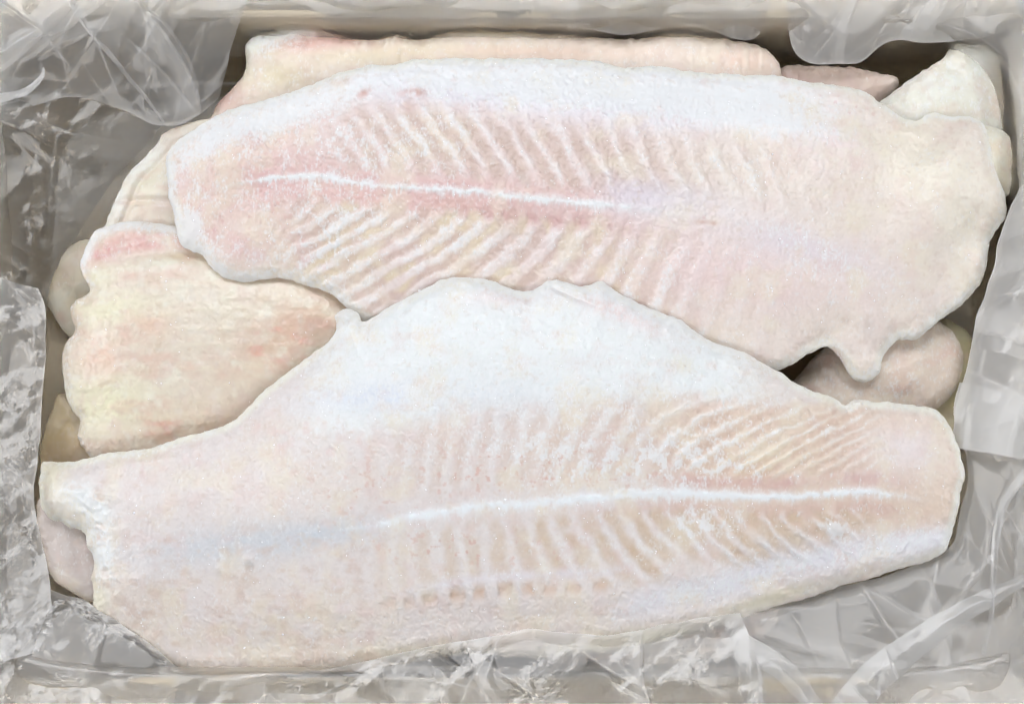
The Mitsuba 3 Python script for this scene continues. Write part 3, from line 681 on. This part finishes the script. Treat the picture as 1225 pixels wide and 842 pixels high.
def sheet(name, inner, outer, frost=0.3, milk=0.15, seed=1, bulge=0.0, ncr=14, amp=1.6, roll=0.0, step=0.9, frost_at=None, edge_milk=0.25, wav=2.0):
    """a loose sheet of film between two edges, each [(photo x, photo y, height mm)]"""
    A, B = np.asarray(outer, float), np.asarray(inner, float)
    A, B = (smooth_poly(np.column_stack([at(p[:, 0], p[:, 1], p[:, 2] / 1000)])[:, [0, 1, 2]] * 1000, 1 / 300, False, 1.0) for p in (A, B))
    L = np.linalg.norm(np.diff(B, axis=0), axis=1).sum()
    nu = int(max(L, np.linalg.norm(np.diff(A, axis=0), axis=1).sum()) / step)
    W = np.linalg.norm(A - B, axis=1).mean()
    nv = max(int(W / step), 6)
    iu = np.linspace(0, len(A) - 1, nu)
    A, B = (np.stack([np.interp(iu, np.arange(len(p)), p[:, k]) for k in range(3)], 1) for p in (A, B))
    v = np.linspace(0, 1, nv)[:, None, None]
    P = A[None] * (1 - v) + B[None] * v
    U, V = np.meshgrid(np.linspace(0, L, nu), np.linspace(0, W, nv))
    P[..., 2] += bulge * np.sin(np.pi * v[..., 0] ** 0.8)
    z, white = crumple(U, V, seed, ncr, amp=amp)
    fade = sst(0, 6, W - V) * 0.75 + 0.25
    P[..., 2] += z * fade
    P[..., 0] += (nz(U, V, 18, seed + 3, 2) - 0.5) * 2 * wav
    P[..., 1] += (nz(U, V, 18, seed + 4, 2) - 0.5) * 2 * wav
    if roll:
        P[..., 2] -= roll * sst(roll * 1.6, 0, W - V) ** 1.5
    fr = frost + 0.5 * (nz(U, V, 30, seed + 6, 2) - 0.5) + (frost_at(U / L, V / W) if frost_at else 0)
    mk = milk + 0.10 * (nz(U, V, 26, seed + 7, 2) - 0.5) + 0.65 * white + edge_milk * np.exp(-(W - V) / 1.0)
    idx = np.arange(nu * nv).reshape(nv, nu)
    q = np.stack([idx[:-1, :-1], idx[:-1, 1:], idx[1:, 1:], idx[1:, :-1]], -1).reshape(-1, 4)
    f = np.vstack([q[:, [0, 1, 2]], q[:, [0, 2, 3]]])
    vv = P.reshape(-1, 3) / 1000
    n = normals_of(vv, f)
    if n[:, 2].mean() < 0:
        f, n = f[:, ::-1], -n
    scene[part(name)] = raw_ply(vv, f, n, np.column_stack([np.clip(fr, 0, 1).ravel(), np.clip(mk, 0, 0.9).ravel()]), None, "film")


# the bag itself: down the walls, under the fish, out over the flaps
prof = [(60, 3), (40, 4.5), (20, 5.5), (8, 5.8), (1, 4.8), (-1.5, 0), (-4, -20), (-5, -44), (-9, -55), (-16, -58.6), (-30, -59.3), (-60, -59.3), (-90, -59.3)]
pu = np.linspace(0, 2 * np.pi, 620, endpoint=False)
_pr = np.array(prof); _ps = np.concatenate([[0], np.cumsum(np.linalg.norm(np.diff(_pr, axis=0), axis=1))])
from scipy.interpolate import PchipInterpolator
rows = PchipInterpolator(_ps, _pr)(np.linspace(0, _ps[-1], 190))
loop = []
for off, z in rows:
    hx, hy = BX * 1000 + off, (BY + BF) * 500 + off
    r = 34.0
    c, s = np.cos(pu), np.sin(pu)
    k = (np.abs(c / hx) ** 9 + np.abs(s / hy) ** 9) ** (-1 / 9)
    loop.append(np.stack([k * c, k * s + (BY - BF) * 500, np.full(len(pu), z)], 1))
P = np.array(loop)
arc = np.cumsum(np.linalg.norm(np.diff(P[40], axis=0, prepend=P[40][-1:]), axis=1))
U, V = np.meshgrid(arc, np.concatenate([[0], np.cumsum(np.linalg.norm(np.diff(rows, axis=0), axis=1))]))
z, white = crumple(U, V, 77, 60, (30, 110), 1.6)
wrapfade = np.clip(np.minimum(U, arc[-1] - U) / 40, 0, 1)
inward = -P[..., :2] / np.linalg.norm(P[..., :2], axis=-1, keepdims=True)
onwall = sst(-66, -40, P[..., 2]) * wrapfade
P[..., :2] += inward * (np.clip(z + 2.5, 0.3, None) * onwall * sst(30, 5, P[..., 2] * 0 + V * 0 + 10))[..., None]
P[..., 2] += np.clip(z, -1.5, 5) * wrapfade * sst(-4, 6, P[..., 2])
idx = np.arange(P.shape[0] * P.shape[1]).reshape(P.shape[:2])
nx = np.roll(idx, -1, 1)
q = np.stack([idx[:-1], nx[:-1], nx[1:], idx[1:]], -1).reshape(-1, 4)
f = np.vstack([q[:, [0, 1, 2]], q[:, [0, 2, 3]]])
vv = P.reshape(-1, 3) / 1000
scene[part("film")] = raw_ply(vv, f, normals_of(vv, f), np.column_stack([np.clip(0.1 + 0.5 * (nz(U, V, 40, 71, 2) - 0.5), 0, 1).ravel(), np.clip(0.02 + 0.3 * white + 0.22 * sst(-2, 4, P[..., 2]), 0, .9).ravel()]), None, "film")

# loose folds leaning in over the fish
sheet("fold", [(-15, 131, 2), (40, 127, 0), (75, 116, -1), (112, 120, -2), (150, 135, -6), (192, 151, -12), (225, 146, -12), (262, 118, -10)], [(-15, -15, 16), (100, -15, 12), (200, -15, 8), (300, -15, 6)],
      0.14, 0.19, 11, 3, 26, 1.6)
sheet("fold", [(194, 150, -30), (170, 180, -36), (130, 225, -42), (95, 275, -46), (70, 315, -46), (54, 375, -40)], [(10, 90, 4), (-15, 150, 6), (-15, 200, 4), (-15, 250, 2), (-15, 320, 0), (-15, 380, 0)],
      0.62, 0.10, 12, 4, 12, 1.0)
sheet("fold", [(48, 345, -6), (56, 372, -5), (55, 410, -5), (52, 450, -5), (48, 500, -4), (46, 540, -2), (41, 585, 0), (48, 640, -1), (60, 700, -4), (64, 775, -4)],
      [(-18, 330, 10), (-18, 400, 10), (-18, 480, 12), (-18, 560, 12), (-18, 640, 14), (-18, 720, 14), (-18, 800, 12)], 0.86, 0.32, 13, 3, 9, 1.3)
sheet("fold", [(58, 700, -9), (80, 712, -8), (105, 724, -7), (150, 752, -6), (185, 776, -5), (230, 812, -3), (290, 860, 4)], [(-20, 790, 6), (-10, 860, 8), (80, 880, 8), (200, 890, 8)],
      0.78, 0.22, 14, 3, 7, 1.0, roll=2.0)
sheet("fold", [(215, 806, 1), (250, 810, 2), (290, 807, 3), (345, 803, 3), (400, 797, 3), (470, 783, 3), (530, 770, 4), (600, 758, 5), (650, 753, 5), (700, 757, 5), (770, 752, 4), (840, 738, 3), (885, 732, 1)],
      [(200, 870, 12), (330, 866, 12), (480, 864, 12), (620, 864, 12), (760, 864, 12), (930, 870, 12)], 0.62, 0.14, 15, 2, 24, 1.0)
sheet("fold", [(868, 752, -6), (882, 741, -8), (925, 726, -12), (1000, 702, -12), (1050, 690, -10), (1105, 672, -8), (1140, 650, -6), (1150, 612, -5), (1158, 570, -5), (1150, 530, -6), (1141, 490, -8), (1148, 455, -8)],
      [(900, 870, 10), (1000, 880, 12), (1140, 880, 14), (1250, 870, 16), (1260, 760, 16), (1250, 640, 16), (1250, 560, 14), (1250, 480, 14)], 0.30, 0.46, 16, -3, 30, 1.5)
sheet("fold", [(1226, 215, 3), (1214, 238, 3), (1203, 270, 3), (1196, 300, 2), (1182, 340, 1), (1165, 392, 0), (1152, 450, -1), (1142, 490, -1), (1138, 535, -2)],
      [(1262, 200, 14), (1262, 280, 14), (1262, 380, 14), (1262, 480, 14), (1262, 560, 14)], 0.46, 0.62, 17, 4, 14, 1.6, roll=2.0)
sheet("fold", [(1196, 46, -4), (1205, 62, -4), (1208, 90, -5), (1214, 120, -5), (1216, 160, -4), (1218, 200, -3), (1222, 235, -2)], [(1262, 30, 12), (1262, 80, 12), (1262, 130, 12), (1262, 180, 12), (1262, 240, 12)],
      0.50, 0.6, 18, 3, 7, 1.5, roll=1.6)
sheet("fold", [(936, 2, 2), (944, 36, -4), (952, 62, -7), (968, 74, -8), (1000, 77, -8), (1030, 75, -8), (1044, 62, -6), (1055, 53, -4), (1100, 52, -3), (1150, 50, -2), (1180, 46, -2), (1202, 42, -2), (1228, 66, -2)],
      [(935, -16, 14), (980, -16, 14), (1050, -16, 14), (1120, -16, 14), (1190, -16, 14), (1250, -10, 14)], 0.30, 0.52, 19, 2, 20, 1.6)
sheet("fold", [(283, -4, 2), (296, 12, 0), (345, 17, -1), (400, 27, -2), (470, 30, -2), (530, 32, -3), (600, 31, -3), (660, 31, -3), (740, 40, -4), (800, 34, -4), (860, 39, -4), (905, 45, -5), (918, 20, -2)],
      [(275, -18, 10), (400, -18, 10), (520, -18, 10), (640, -18, 10), (760, -18, 10), (925, -18, 10)], 0.24, 0.20, 20, 2, 20, 1.0)


def band(pts, w0, w1, seed, milk=0.4, lift=4.0):
    """a doubled, whitish pleat of film running along pts"""
    c = smooth_poly(pts, 4.0, False, 1.0)
    t = np.gradient(c[:, :2], axis=0); t /= np.linalg.norm(t, axis=1, keepdims=True)
    n = np.stack([t[:, 1], -t[:, 0]], 1)
    w = np.linspace(w0, w1, len(c))[:, None]
    a = np.column_stack([c[:, :2] + n * w / 2, c[:, 2] - 1]); b = np.column_stack([c[:, :2] - n * w / 2, c[:, 2]])
    sheet("pleat", a, b, 0.12, milk, seed, lift * 0.25, 5, 0.5, step=0.7, edge_milk=0.06, wav=1.4)


band([(862, 760, 2), (885, 772, 4), (920, 790, 8), (950, 815, 10), (985, 860, 14)], 34, 20, 31, 0.34, 2)
band([(1012, 856, 16), (1050, 806, 14), (1095, 768, 12), (1150, 733, 12), (1230, 690, 14)], 50, 12, 32, 0.22, 3)
band([(1176, 782, 14), (1188, 700, 13), (1194, 630, 13), (1205, 595, 14), (1232, 565, 16)], 3, 12, 33, 0.16, 2)
band([(-12, 122, 8), (20, 116, 6), (40, 104, 5), (50, 90, 5), (46, 76, 5)], 16, 4, 35, 0.34, 1.5)
band([(78, -10, 14), (95, 20, 11), (122, 54, 8), (145, 82, 4), (170, 112, 0), (196, 146, -6)], 9, 3, 36, 0.22, 1.0)
band([(-12, 66, 12), (35, 46, 11), (80, 36, 10)], 12, 5, 37, 0.18, 1.0)
